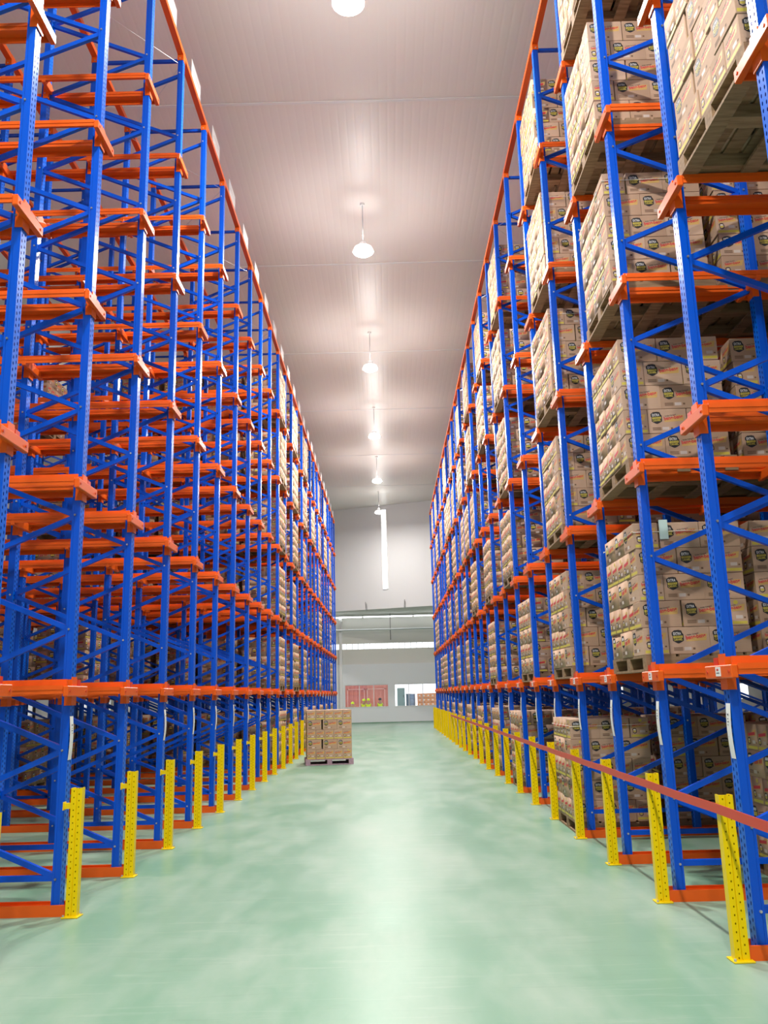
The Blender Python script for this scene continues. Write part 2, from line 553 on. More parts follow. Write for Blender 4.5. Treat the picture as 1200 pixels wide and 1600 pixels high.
for x, lab in ((-12.6, 'left'), (11.6, 'right')):
    for y in (4, 17, 30, 43):
        add_lamp(x, y, 'high-bay lamp over the next aisle behind the %s rack' % lab, 'lamps behind the %s rack' % lab, LAMP_POWER * SIDE_SHARE)

# ------------------------------------------------------------------ racks
PITCH_Y = 1.528
LEV = [1.79 + 1.8035 * i for i in range(5)]
TOP = 10.78
FRAME_X = [0.0, 1.24, 2.48, 3.72, 4.96, 6.20]
PX0 = 0.075                                  # post depth
def post_mesh():
    p = MB()
    # open omega section, perforated face at x=0 (towards the aisle)
    prof = [(0.0, -0.05), (0.0, 0.05), (0.052, 0.05), (0.056, 0.044), (0.075, 0.044), (0.075, 0.028), (0.065, 0.028), (0.065, 0.036), (0.048, 0.040), (0.008, 0.042),
            (0.008, -0.042), (0.048, -0.040), (0.065, -0.036), (0.065, -0.028), (0.075, -0.028), (0.075, -0.044), (0.056, -0.044), (0.052, -0.05)]
    p.prism(prof, 0.012, TOP, 'Z', 'blue', {0: 'blue_holes'})
    return p
POST = post_mesh()
def rail_mb(side, L=6.42):
    r = MB()
    y0 = side
    def bx(a, c, z0, z1, mt='orange'):
        lo, hi = sorted((a * y0, c * y0))
        r.box((0.0, lo, z0), (L, hi, z1), mt)
    bx(0.140, 0.150, 0.030, 0.10)
    bx(0.150, 0.224, 0.030, 0.042)
    bx(0.224, 0.234, -0.022, 0.050)
    bx(0.234, 0.239, 0.012, 0.026)
    bx(0.133, 0.140, 0.062, 0.074)
    return r
def arm_mb():
    a = MB()
    a.cbox((-0.045, -0.236, -0.045), (0.0, 0.236, 0.043), 0.006, 'orange')
    a.box((-0.012, -0.052, -0.12), (-0.002, 0.052, 0.12), 'orange')
    a.box((-0.012, -0.057, -0.12), (0.05, -0.051, 0.10), 'orange')
    a.box((-0.012, 0.051, -0.12), (0.05, 0.057, 0.10), 'orange')
    a.box((-0.010, 0.075, 0.043), (0.045, 0.15, 0.098), 'orange_dark')
    for y in (-0.19, 0.19):
        a.tube((-0.050, y, 0), (-0.044, y, 0), 0.011, 'orange_dark', 8)
    return a
def brace_mb(z0, z1, dx=1.24):
    c = MB()
    p, q = Vector((0.045, 0, z0)), Vector((dx + 0.03, 0, z1))
    d = (q - p).normalized()
    up = Vector((-d.z, 0, d.x))
    c.bar(p - d * 0.02, q + d * 0.02, Vector((0, 0.012, 0)), up * 0.022, 'blue')
    c.bar(p - d * 0.02 + up * 0.02 + Vector((0, 0.016, 0)), q + d * 0.02 + up * 0.02 + Vector((0, 0.016, 0)), Vector((0, 0.010, 0)), up * 0.003, 'blue')
    c.bar(p - d * 0.02 - up * 0.02 + Vector((0, 0.016, 0)), q + d * 0.02 - up * 0.02 + Vector((0, 0.016, 0)), Vector((0, 0.010, 0)), up * 0.003, 'blue')
    for e in (p, q):
        c.tube(e + Vector((0, -0.060, 0)), e + Vector((0, -0.012, 0)), 0.010, 'steel', 6)
    return c
def base_mb(L=6.6):
    r = MB()
    r.box((-0.10, -0.075, 0), (L, 0.075, 0.008), 'orange')
    r.box((-0.10, -0.083, 0), (L, -0.075, 0.088), 'orange')
    r.box((-0.10, 0.075, 0), (L, 0.083, 0.088), 'orange')
    r.box((-0.10, -0.083, 0.080), (L, -0.068, 0.088), 'orange')
    r.box((-0.10, 0.068, 0.080), (L, 0.083, 0.088), 'orange')
    return r
def strip_mb(ox):
    """paper strip curling off the aisle face of a post"""
    s_ = MB()
    n = 8
    vs, fs = [], []
    for i in range(n + 1):
        t = i / n
        z = 1.22 + 0.36 * t
        x = -0.004 - 0.012 * math.sin(math.pi * t) * (0.6 + ox)
        vs += [(x, -0.045, z), (x, 0.028, z), (x + 0.0015, -0.045, z), (x + 0.0015, 0.028, z)]
    for i in range(n):
        a = i * 4
        fs += [(a, a + 4, a + 5, a + 1), (a + 2, a + 3, a + 7, a + 6), (a, a + 2, a + 6, a + 4), (a + 1, a + 5, a + 7, a + 3)]
    fs += [(0, 1, 3, 2), (4 * n, 4 * n + 2, 4 * n + 3, 4 * n + 1)]
    s_.add(vs, fs, 'paper')
    for z, h, wd in ((1.50, 0.012, 0.026), (1.475, 0.006, 0.022), (1.455, 0.008, 0.030), (1.435, 0.006, 0.018), (1.36, 0.004, 0.006)):
        x = -0.0065 - 0.012 * math.sin(math.pi * (z - 1.22) / 0.36) * (0.6 + ox)
        s_.quad((x, 0.006, z), (0, -wd, 0), (0, 0, h), 'ink')
    return s_

ROW_NAMES = {}
def rack(side, xf, y0, k0, k1, zig, label, strips, tags, signs):
    """side -1 left, +1 right; xf distance of the post faces from the aisle's middle line; rows k0..k1"""
    R = empty('pallet_rack', (side * xf, y0 + k0 * PITCH_Y, 0))
    thing(R, label, 'rack', 'drive-in racks along the aisle')
    base = Vector(R.location)
    flip = Matrix.Diagonal((side, 1, 1, 1))
    kinds = {}
    def put(kind, key, mb, x, y, z, area, sub=None):
        """remember one piece, at local depth x behind the aisle face"""
        w_ = Vector((side * (xf + x), y, z))
        L = max(abs(p[0]) for p in mb.v) if mb.v else 0
        lo = Vector((min(p[0] for p in mb.v), min(p[1] for p in mb.v), min(p[2] for p in mb.v)))
        hi = Vector((max(p[0] for p in mb.v), max(p[1] for p in mb.v), max(p[2] for p in mb.v)))
        pts = [w_ + Vector((side * (lo.x + (hi.x - lo.x) * t), 0, lo.z + (hi.z - lo.z) * t2)) for t in (0, 0.15, 0.4, 0.7, 1) for t2 in (0, 0.2, 0.4, 0.6, 0.8, 1)]
        sz = seen_size(pts, area) * (0.75 if x > 0.5 else 1.0)
        kinds.setdefault(kind, []).append((sz, key, mb, w_ - base, sub))
    rl = {1: rail_mb(1), -1: rail_mb(-1)}
    arm, bs = arm_mb(), base_mb()
    za, zb_ = (0.28, 0.79) if zig < 0 else (0.79, 0.28)
    br_up, br_dn = brace_mb(0, zb_ - za), brace_mb(0, za - zb_)
    hz = brace_mb(0, 0)
    for k in range(k0, k1 + 1):
        y = y0 + k * PITCH_Y
        for i, fx in enumerate(FRAME_X):
            sub = None
            if i == 0 and k in strips:
                sub = ('paper_strip', strip_mb(0.5 * ((k * 37) % 5) / 5 + 0.2), 'white paper strip')
            put('upright', 'post', POST, fx, y, 0, 0.1 * 10, sub)
            for lv, z in enumerate(LEV):
                sub = None
                if tags and i == 0 and lv == 0:
                    t = MB(); t.box((-0.0495, -0.052, -0.030), (-0.0455, 0.030, 0.032), 'paper')
                    t.quad((-0.0502, 0.015, -0.012), (0, -0.05, 0), (0, 0, 0.008), 'ink'); t.quad((-0.0502, 0.010, 0.006), (0, -0.035, 0), (0, 0, 0.014), 'red_print')
                    sub = ('tag', t, 'white tag with printed code')
                put('arm', 'arm', arm, fx, y, z, 0.47 * 0.1, sub)
        for lv, z in enumerate(LEV):
            for sd in (1, -1):
                put('rail', 'rail%d' % sd, rl[sd], 0.0, y, z, 0.12 * 3)
        put('base_rail', 'base', bs, 0.0, y, 0, 0.1 * 3)
        for fx in (0.0, 2.48, 4.96):
            put('brace', 'hz', hz, fx, y, 0.28, 0.05)
            put('brace', 'hz', hz, fx, y, TOP - 0.06, 0.05)
            n = 0
            z = min(za, zb_)
            while z + 0.51 < TOP - 0.05:
                upw = (n % 2 == 0) == (za < zb_)
                zf = z if upw else z + 0.51
                put('brace', 'up' if upw else 'dn', br_up if upw and za < zb_ or (upw and za > zb_ and False) else (brace_up if upw else brace_dn), fx, y, zf, 0.06)
                z += 0.51
                n += 1
    # beams along the top, one per line of posts, and thin tie rods between them
    ya_, yb_ = y0 + k0 * PITCH_Y - 0.1, y0 + k1 * PITCH_Y + 0.1
    for i, fx in enumerate(FRAME_X):
        t = MB()
        t.box((-0.004, ya_, TOP), (0.079, yb_, TOP + 0.075), 'orange')
        for k in range(k0, k1 + 1):
            y = y0 + k * PITCH_Y
            t.box((-0.006, y - 0.055, TOP - 0.09), (0.081, y + 0.055, TOP + 0.079), 'orange')
        mb = MB(); mb.merge(t, Matrix.Translation((0, -base.y, 0)))
        put('top_beam', 'top%d' % i, mb, fx, base.y, 0, 3)
    for k in range(k0, k1):
        y = y0 + k * PITCH_Y
        t = MB()
        a, c = (0.04, y), (1.28, y + PITCH_Y)
        if k % 2:
            a, c = (1.28, y), (0.04, y + PITCH_Y)
        t.tube((a[0], a[1] - base.y, TOP - 0.13), (c[0], c[1] - base.y, TOP - 0.13), 0.004, 'steel', 6)
        put('tie_rod', 'tie%d' % k, t, 0, base.y, 0, 0.02)
        if signs:
            t = MB()
            yc = y + PITCH_Y / 2 + 0.12 - base.y
            t.box((0.03, yc - 0.30, TOP + 0.075), (0.036, yc + 0.30, TOP + 0.475), 'paper')
            for j in range(3):
                t.quad((0.0295, yc + 0.2, TOP + 0.16 + j * 0.09), (0, -0.4 + 0.1 * (j % 2), 0), (0, 0, 0.02), 'pale_label')
            t.box((0.03, yc - 0.28, TOP + 0.06), (0.045, yc - 0.26, TOP + 0.3), 'steel')
            t.box((0.03, yc + 0.26, TOP + 0.06), (0.045, yc + 0.28, TOP + 0.3), 'steel')
            put('sign', 'sign%d' % k, t, 0, base.y, 0, 0.15)
    # the hundred that show largest are parts of their own, the rest one part
    for kind, lst in kinds.items():
        order = sorted(range(len(lst)), key=lambda i: -lst[i][0])
        cache = {}
        rest = MB()
        for rank, idx in enumerate(order):
            sz, key, mb, off, sub = lst[idx]
            if rank < 100:
                if key not in cache:
                    fm = MB(); fm.merge(mb, flip)
                    if side < 0:
                        fm.f = [f[::-1] for f in fm.f]
                    cache[key] = fm.mesh(kind)
                o = link(kind, cache[key], R, off)
                if sub:
                    sm = MB(); sm.merge(sub[1], flip)
                    if side < 0:
                        sm.f = [f[::-1] for f in sm.f]
                    so = sm.build(sub[0], o)
                    so['label'] = sub[2]
                if kind == 'sign':
                    o['label'] = 'white lane sign above the top beam'
            else:
                fm = MB(); fm.merge(mb, flip)
                if sub:
                    fm.merge(sub[1], flip)
                if side < 0:
                    fm.f = [f[::-1] for f in fm.f]
                rest.merge(fm, Matrix.Translation(off))
        if rest.v:
            o = rest.build(kind, R)
            o['kind'] = 'stuff'
            o['label'] = 'the remaining %ss deeper in and farther along the rack' % kind.replace('_', ' ')
    return R
brace_up, brace_dn = brace_mb(0, 0.51), brace_mb(0, -0.51)

XL, XR = 2.74, 2.29
YL, YR = 7.40, 5.85
rack(-1, XL, YL, -1, 24, -1, 'long blue and orange drive-in rack on the left, mostly empty near the camera',
     {0, 2, 3, 4, 5, 6, 7, 8, 9, 10, 12}, False, True)
rack(1, XR, YR, -1, 24, 1, 'long blue and orange drive-in rack on the right, loaded with cartons',
     {0, 1, 2, 3, 4, 5, 6, 7, 8, 9, 11, 12}, True, False)

# ------------------------------------------------------------------ yellow guard posts
def guard_column():
    c = MB()
    # front (towards the viewer) is the -y face, folded inwards along its middle
    prof = [(-0.047, 0.03), (-0.047, -0.03), (-0.006, -0.03), (0.0, -0.022), (0.006, -0.03), (0.047, -0.03), (0.047, 0.03), (0.030, 0.03), (0.030, 0.024), (0.041, 0.024),
            (0.041, -0.018), (-0.041, -0.018), (-0.041, 0.024), (-0.030, 0.024), (-0.030, 0.03)]
    c.prism(prof, 0.01, 1.0, 'Z', 'yellow', {1: 'yellow_holes', 4: 'yellow_holes'})
    return c
def guard_plate():
    p = MB()
    p.cbox((-0.068, -0.062, 0), (0.068, 0.062, 0.012), 0.003, 'yellow')
    for x, y in ((-0.055, -0.048), (0.055, 0.048)):
        p.tube((x, y, 0.012), (x, y, 0.026), 0.009, 'steel', 6)
    return p
def guard_bracket(side):
    p = MB()
    a, c = sorted((side * 0.047, side * 0.115))
    p.box((a, -0.02, 0.835), (c, 0.015, 0.88), 'yellow')
    p.box((side * 0.108 - 0.004, -0.03, 0.825), (side * 0.108 + 0.004, 0.02, 0.89), 'yellow')
    return p
GC, GP = guard_column().mesh('column'), guard_plate().mesh('base_plate')
GB = {s_: guard_bracket(s_).mesh('bracket') for s_ in (-1, 1)}
for side, x, y0, ks, nm in ((-1, -2.62, 7.306, range(-1, 25), 'left'), (1, 2.171, 5.78, range(0, 25), 'right')):
    for n, k in enumerate(ks):
        g = empty('guard_post', (x + rnd.uniform(-.01, .01), y0 + k * PITCH_Y, 0), rnd.uniform(-0.04, 0.04))
        thing(g, 'perforated yellow guard post, %s from the camera along the %s rack' % ('nearest' if n == 0 else ORD[n], nm), 'post', 'yellow guard posts along the %s rack' % nm)
        link('column', GC, g)
        link('base_plate', GP, g)
        if side < 0 and k < 12:
            link('bracket', GB[-1], g)
# red band bolted along the right-hand guard posts
b = MB()
ys = [4.0] + [5.78 + k * PITCH_Y for k in range(0, 17)]
for i in range(len(ys) - 1):
    y_0, y_1 = ys[i], ys[i + 1]
    for j in range(4):
        ta, tb = j / 4, (j + 1) / 4
        sa, sb = -0.005 * math.sin(math.pi * ta), -0.005 * math.sin(math.pi * tb)
        p = Vector((2.113, y_0 + (y_1 - y_0) * ta, 0.915 + sa)); q = Vector((2.113, y_0 + (y_1 - y_0) * tb, 0.915 + sb))
        b.bar(p, q, Vector((0.003, 0, 0)), Vector((0, 0, 0.031)), 'band')
thing(b.build('barrier_band'), 'red band running along the yellow guard posts of the right rack', 'barrier')

# ------------------------------------------------------------------ cartons and pallets
CL, CW, CH = 0.362, 0.2225, 0.236
def text_mb(txt, size, mt, bold=0.0):
    cu = bpy.data.curves.new('lettering', 'FONT')
    cu.body = txt
    cu.size = size
    cu.offset = bold
    cu.resolution_u = 2
    o = bpy.data.objects.new('lettering', cu)
    me = bpy.data.meshes.new_from_object(o)
    r = MB()
    r.add([v.co[:] for v in me.vertices], [tuple(p.vertices) for p in me.polygons], mt)
    bpy.data.objects.remove(o)
    bpy.data.curves.remove(cu)
    bpy.data.meshes.remove(me)
    x0, x1 = min(v[0] for v in r.v), max(v[0] for v in r.v)
    y0_, y1_ = min(v[1] for v in r.v), max(v[1] for v in r.v)
    r.size = (x1 - x0, y1_ - y0_, x0, y0_)
    return r
def fit_text(dst, txt, x, y, w_, h, z, mt, rot=0.0, bold=0.0):
    t = text_mb(txt, 1.0, mt, bold)
    sx, sy_ = w_ / t.size[0], h / t.size[1]
    mt4 = Matrix.Translation((x, y, z)) @ Matrix.Rotation(rot, 4, 'Z') @ Matrix.Diagonal((sx, sy_, 1, 1)) @ Matrix.Translation((-t.size[2], -t.size[3], 0))
    dst.merge(t, mt4)
def badge(dst, x, y, w_, h, detail, outline=False):
    """black shield with a white word over two yellow ones; x, y its lower left corner"""
    def P(pts, mt, z):
        dst.poly([(x + u * w_, y + v * h, z) for u, v in pts], mt)
    shield = [(0.06, 0.20), (0.42, 0.02), (0.55, 0.0), (0.70, 0.05), (1.0, 0.20), (1.0, 0.66), (0.90, 0.78), (0.84, 0.95), (0.60, 1.0), (0.22, 0.97), (0.0, 0.82), (0.0, 0.62), (0.06, 0.55)]
    P(shield, 'black_print', 0.0006)
    if outline:
        P([(0.18, 0.26), (0.5, 0.12), (0.86, 0.26), (0.86, 0.62), (0.72, 0.84), (0.22, 0.84), (0.14, 0.66)], 'cardboard', 0.0009)
        P([(0.24, 0.58), (0.74, 0.60), (0.70, 0.78), (0.26, 0.77)], 'white_print', 0.0012)
        P([(0.22, 0.28), (0.80, 0.28), (0.80, 0.54), (0.22, 0.52)], 'yellow_print', 0.0012)
    elif not detail:
        P([(0.14, 0.60), (0.80, 0.63), (0.78, 0.84), (0.16, 0.82)], 'white_print', 0.0010)
        P([(0.12, 0.22), (0.92, 0.24), (0.92, 0.56), (0.12, 0.53)], 'yellow_print', 0.0010)
    else:
        P([(0.12, 0.39), (0.92, 0.42), (0.92, 0.58), (0.12, 0.55)], 'yellow_print', 0.0009)
        fit_text(dst, 'EXTRA', x + 0.14 * w_, y + 0.62 * h, 0.66 * w_, 0.21 * h, 0.0011, 'white_print', 0.03, 0.02)
        fit_text(dst, 'CHOCO', x + 0.20 * w_, y + 0.42 * h, 0.64 * w_, 0.12 * h, 0.0013, 'black_print', 0.03, 0.015)
        fit_text(dst, 'CARAMEL', x + 0.15 * w_, y + 0.19 * h, 0.76 * w_, 0.17 * h, 0.0011, 'yellow_print', 0.05, 0.02)
def long_face(detail):
    f = MB()   # drawn in the x-y plane, 0..CL by 0..CH
    # brushed yellow sweep behind the red word
    f.poly([(0.150, 0.108, 0.0004), (0.330, 0.116, 0.0004), (0.338, 0.172, 0.0004), (0.290, 0.176, 0.0004), (0.215, 0.152, 0.0004), (0.152, 0.142, 0.0004)], 'gold_print')
    badge(f, 0.026, 0.092, 0.104, 0.120, detail)
    if detail:
        fit_text(f, 'beng-beng', 0.152, 0.112, 0.178, 0.050, 0.0010, 'red_print', 0.11, 0.03)
        fit_text(f, 'Wafer Caramel', 0.160, 0.158, 0.105, 0.013, 0.0010, 'black_print', 0.16, 0.01)
    else:
        for i in range(8):
            if i != 4:
                a = 0.154 + i * 0.021
                yy = 0.113 + 0.0024 * i
                f.poly([(a, yy, 0.0008), (a + 0.016, yy + 0.002, 0.0008), (a + 0.018, yy + 0.035, 0.0008), (a + 0.002, yy + 0.033, 0.0008)], 'red_print')
        f.poly([(0.158, 0.156, 0.0008), (0.262, 0.172, 0.0008), (0.262, 0.178, 0.0008), (0.158, 0.163, 0.0008)], 'black_print')
    for i in range(3):
        f.quad((0.034, 0.030 + 0.011 * i, 0.0006), (0.082, 0, 0), (0, 0.006, 0), 'brown_print')
    f.quad((0.128, 0.030, 0.0006), (0.062, 0, 0), (0, 0.030, 0), 'pale_label')
    f.quad((0.205, 0.036, 0.0006), (0.020, 0, 0), (0, 0.018, 0), 'brown_print')
    return f
def end_face(detail, spot):
    f = MB()   # 0..CW by 0..CH
    f.quad((0.010, 0.012, 0.0005), (CW - 0.020, 0, 0), (0, 0.026, 0), 'yellow_print')
    f.poly([(0.020, 0.118, 0.0004), (0.192, 0.132, 0.0004), (0.206, 0.190, 0.0004), (0.160, 0.186, 0.0004), (0.110, 0.160, 0.0004), (0.022, 0.146, 0.0004)], 'gold_print')
    badge(f, 0.024, 0.050, 0.052, 0.066, detail, outline=True)
    if detail:
        fit_text(f, 'beng-beng', 0.028, 0.124, 0.150, 0.040, 0.0010, 'red_print', 0.11, 0.03)
        fit_text(f, 'Wafer Caramel', 0.032, 0.164, 0.090, 0.011, 0.0010, 'black_print', 0.16, 0.01)
    else:
        f.poly([(0.030, 0.124, 0.0008), (0.180, 0.140, 0.0008), (0.182, 0.168, 0.0008), (0.032, 0.152, 0.0008)], 'red_print')
    f.quad((0.116, 0.060, 0.0006), (0.060, 0, 0), (0, 0.030, 0), 'pale_label')
    f.quad((0.186, 0.062, 0.0006), (0.016, 0, 0), (0, 0.014, 0), 'brown_print')
    if spot:
        f.poly([(0.125 + 0.021 * math.cos(2 * math.pi * i / 12), 0.206 + 0.019 * math.sin(2 * math.pi * i / 12), 0.0008) for i in range(12)], 'yellow_print')
    return f
def carton_mb(detail, spot):
    c = MB()
    if detail:
        c.cbox((-CL / 2, -CW / 2, 0), (CL / 2, CW / 2, CH), 0.0035, 'cardboard')
    else:
        c.box((-CL / 2, -CW / 2, 0), (CL / 2, CW / 2, CH), 'cardboard')
    lf, ef = long_face(detail), end_face(detail, spot)
    # each printed face is laid onto its side: x-axis along the side, y-axis up, normal outwards
    def lay(face, origin, ax, nrm):
        up = Vector((0, 0, 1))
        m3 = Matrix((ax, up, nrm)).transposed().to_4x4()
        m3.translation = Vector(origin)
        c.merge(face, m3)
    lay(lf, (-CL / 2, -CW / 2, 0), Vector((1, 0, 0)), Vector((0, -1, 0)))
    lay(lf, (CL / 2, CW / 2, 0), Vector((-1, 0, 0)), Vector((0, 1, 0)))
    lay(ef, (CL / 2, -CW / 2, 0), Vector((0, 1, 0)), Vector((1, 0, 0)))
    lay(ef, (-CL / 2, CW / 2, 0), Vector((0, -1, 0)), Vector((-1, 0, 0)))
    # tape along the lid
    c.quad((-CL / 2 + 0.004, -0.024, CH + 0.0006), (CL - 0.008, 0, 0), (0, 0.048, 0), 'pale_label')
    return c
CARTON = {(d, s_): carton_mb(d, s_) for d in (0, 1) for s_ in (0, 1)}
CMESH = {s_: CARTON[(1, s_)].mesh('carton') for s_ in (0, 1)}

PAL_H = 0.144
def pallet_pieces(mt):
    """local: x depth 0..1.0 behind the aisle edge, y -0.6..0.6"""
    dk, bt = MB(), MB()
    for i in range(7):
        x = i * (1.0 - 0.115) / 6
        dk.box((x, -0.6, 0.122), (x + 0.115, 0.6, PAL_H), mt)
    st_ = []
    for y in (-0.6, -0.06, 0.48):
        s_ = MB()
        s_.box((0, y, 0.022), (1.0, y + 0.12, 0.122), mt)
        st_.append(s_)
    for x in (0, 0.44, 0.88):
        bt.box((x, -0.6, 0), (x + 0.12, 0.6, 0.022), mt)
    return dk, st_, bt
def pallet_pieces_blocks(mt):
    """front edge opens towards the aisle: three blocks with two fork openings"""
    return pallet_pieces(mt)
PP = {mt: pallet_pieces(mt) for mt in ('wood', 'wood_pink')}
PM = {}
for mt, (dk, st_, bt) in PP.items():
    whole = MB()
    for x in [dk, bt] + st_:
        whole.merge(x, Matrix())
    PM[mt] = dict(deck=dk.mesh('deck'), bottom=bt.mesh('bottom_boards'), st=[x.mesh('stringer') for x in st_], whole=whole.mesh('pallet'))

def load_cartons(flip):
    """cartons of one load: (u, v, layer, turned, row, column, faces aisle, faces viewer); u from the aisle face inwards, v along the aisle"""
    out = []
    g = 0.0035
    for ly in range(5):
        end_first = (ly % 2 == 0) != flip
        rows = ['e', 'e', 'l'] if end_first else ['l', 'e', 'e']
        u = 0.0
        gap_at = rnd.choice((1, 2))
        for ri, rt in enumerate(rows):
            if rt == 'e':
                for ci in range(5):
                    v = -0.4 * 1.13 + ci * 0.226
                    mid_hidden = (ri == 1 and 0 < ci < 4)
                    if not mid_hidden or ly == 4:
                        out.append((u + CL / 2, v, ly, 0, ri, ci, ri == 0, ci == 0))
                u += CL + g
            else:
                for ci in range(3):
                    v = -0.565 + CL / 2 + ci * (CL + 0.004) + (0.032 if ci >= gap_at else 0.0)
                    out.append((u + CW / 2, v, ly, 1, ri, ci, ri == 0, ci == 0))
                u += CW + g
    return out

LEVEL_WORD = ['floor level', 'first beam', 'second beam', 'third beam', 'fourth beam', 'fifth beam']
LAYER_WORD = ['bottom layer', 'second layer', 'middle layer', 'fourth layer', 'top layer']
loads = []     # dict(matrix, side, lane, level, slot)
def add_load(side, lane, level, slot, x_extra=0.0, flip=None, short=0):
    xf, y0 = (XL, YL) if side < 0 else (XR, YR)
    z = 0.0 if level == 0 else LEV[level - 1] + 0.046
    y = y0 + (lane + 0.5) * PITCH_Y + rnd.uniform(-0.03, 0.03)
    x = xf + slot * 1.09 + rnd.uniform(-0.03, 0.03) + x_extra
    rz = rnd.uniform(-0.02, 0.02)
    mt = Matrix.Translation((side * x, y, z)) @ Matrix.Rotation(rz, 4, 'Z') @ Matrix.Diagonal((side, 1, 1, 1))
    loads.append(dict(m=mt, side=side, lane=lane, level=level, slot=slot, flip=(lane + level) % 2 == 0 if flip is None else flip, short=short))
# right rack
for sl in range(3):
    add_load(1, -1, 3, sl, flip=False)
for lv in range(6):
    for sl in range(4):
        if lv == 0 and sl == 0:
            continue
        add_load(1, 1, lv, sl, 0.0 if lv else 0.0)
for lv in range(6):
    for sl in range(4):
        add_load(1, 3, lv, sl, -0.08 if lv == 0 and sl == 0 else 0.0)
for lv in (0, 2, 3, 4, 5):
    for sl in range(3):
        add_load(1, 6, lv, sl)
for sl in range(3):
    add_load(1, 5, 1, sl)
for lane in (8, 10, 12, 14, 16, 18, 20, 22):
    for lv in range(6):
        if rnd.random() < 0.9:
            for sl in range(2):
                add_load(1, lane, lv, sl)
for lane, lv in ((19, 1), (11, 3), (15, 4), (21, 2)):
    add_load(1, lane, lv, 0)
# left rack
for lv in range(6):
    for sl in range(5):
        add_load(-1, 9, lv, sl)
for lane in (11, 13, 15, 17, 19, 21):
    for lv in range(6):
        if lane in (11, 17) or rnd.random() < 0.7:
            for sl in range(2):
                add_load(-1, lane, lv, sl)
for lane, lv, sl in ((3, 1, 4), (4, 1, 4), (5, 1, 4), (5, 0, 4), (6, 1, 3), (6, 0, 4), (7, 1, 4), (7, 2, 4), (8, 1, 3), (8, 2, 4), (8, 3, 4), (7, 3, 4), (6, 4, 4), (4, 3, 4), (2, 1, 5), (3, 0, 5), (7, 0, 4), (8, 0, 3), (1, 1, 5)):
    add_load(-1, lane, lv, sl)

cands = []
stuff_tf = {0: [], 1: []}
used_bays = {}
def bay_words(ld):
    n = ld['lane'] - (-1)
    sd = 'right' if ld['side'] > 0 else 'left'
    return ('nearest' if n == 0 else ORD[n]) + ' %s bay' % sd
for ld in loads:
    for (u, v, ly, turned, ri, ci, aisle, near) in load_cartons(ld['flip']):
        loc = Matrix.Translation((u + rnd.uniform(-.007, .007), v, PAL_H + ly * (CH + 0.003) + 0.001)) @ Matrix.Rotation((math.pi / 2 if turned else 0) + rnd.uniform(-.012, .012), 4, 'Z')
        # undo the mirror for the carton itself so that its printing reads the right way round
        T = ld['m'] @ loc
        if ld['side'] < 0:
            T = T @ Matrix.Diagonal((-1 if not turned else 1, 1 if not turned else -1, 1, 1))
        c = T @ Vector((0, 0, CH / 2))
        pr = project(c)
        a = 0.0
        if pr and -10 < pr[0] < 1210 and -10 < pr[1] < 1610:
            vd = (CAM - c); dist = vd.length
            if aisle and ld['slot'] == 0:
                a += (CL if turned else CW) * CH * max(0, -ld['side'] * vd.x / dist) / pr[2] ** 2
            if near:
                a += (CW if turned else CL) * CH * max(0, -vd.y / dist) / pr[2] ** 2 * (1 if ld['slot'] < 2 else 0.4)
        spot = 1 if (rnd.random() < 0.35) else 0
        cands.append((a, ld, T, ly, turned, ri, ci, aisle, near, spot))

# the pallet load standing in the aisle
AP = empty('pallet', (-2.14, 21.72, 0.0), 0.13)
thing(AP, 'purple-stained wooden pallet standing on the green floor by the left rack', 'pallet', 'wooden pallets')
ap_m = Matrix.Translation((-2.14, 21.72, 0)) @ Matrix.Rotation(0.13, 4, 'Z') @ Matrix.Translation((0.6, 0, 0)) @ Matrix.Rotation(math.pi / 2, 4, 'Z')
for nm, me in [('deck', PM['wood_pink']['deck']), ('bottom_boards', PM['wood_pink']['bottom'])] + [('stringer', x) for x in PM['wood_pink']['st']]:
    o = link(nm, me, AP, (0.6, 0, 0), (0, 0, math.pi / 2))
ap_ld = dict(aisle=True)
for (u, v, ly, turned, ri, ci, aisle, near) in load_cartons(False):
    T = ap_m @ Matrix.Translation((u + 0.02, v, PAL_H + ly * (CH + 0.003) + 0.001)) @ Matrix.Rotation((math.pi / 2 if turned else 0) + rnd.uniform(-.01, .01), 4, 'Z')
    cands.append((1.0 if ri == 0 else 0.0, ap_ld, T, ly, turned, ri, ci, aisle, near, 1 if rnd.random() < 0.3 else 0))

cands.sort(key=lambda t: -t[0])
seen_labels = set()
for n, (a, ld, T, ly, turned, ri, ci, aisle, near, spot) in enumerate(cands):
    if n < 300 and a > 0:
        o = link('carton', CMESH[spot])
        o.matrix_world = T
        if 'aisle' in ld:
            lab = 'carton showing its %s, %s, %s from left, pallet on the green floor' % ('long side' if turned else 'end', LAYER_WORD[ly], ORD[4 - ci if not turned else 2 - ci])
            grp = 'cartons on the pallet in the aisle'
        else:
            lw = LEVEL_WORD[ld['level']]
            if aisle and ld['slot'] == 0:
                lab = 'carton, aisle face, %s, %s from camera, %s, %s' % (LAYER_WORD[ly], ORD[ci], lw, bay_words(ld))
            else:
                lab = 'carton, flank, %s, row %s deep, pallet %s deep, %s, %s' % (LAYER_WORD[ly], ['one', 'two', 'three'][ri], ['one', 'two', 'three', 'four', 'five', 'six'][ld['slot']], lw, bay_words(ld))
            grp = 'cartons in the %s rack' % ('right' if ld['side'] > 0 else 'left')
        thing(o, lab, 'carton', grp)
    else:
        stuff_tf[spot].append(T)
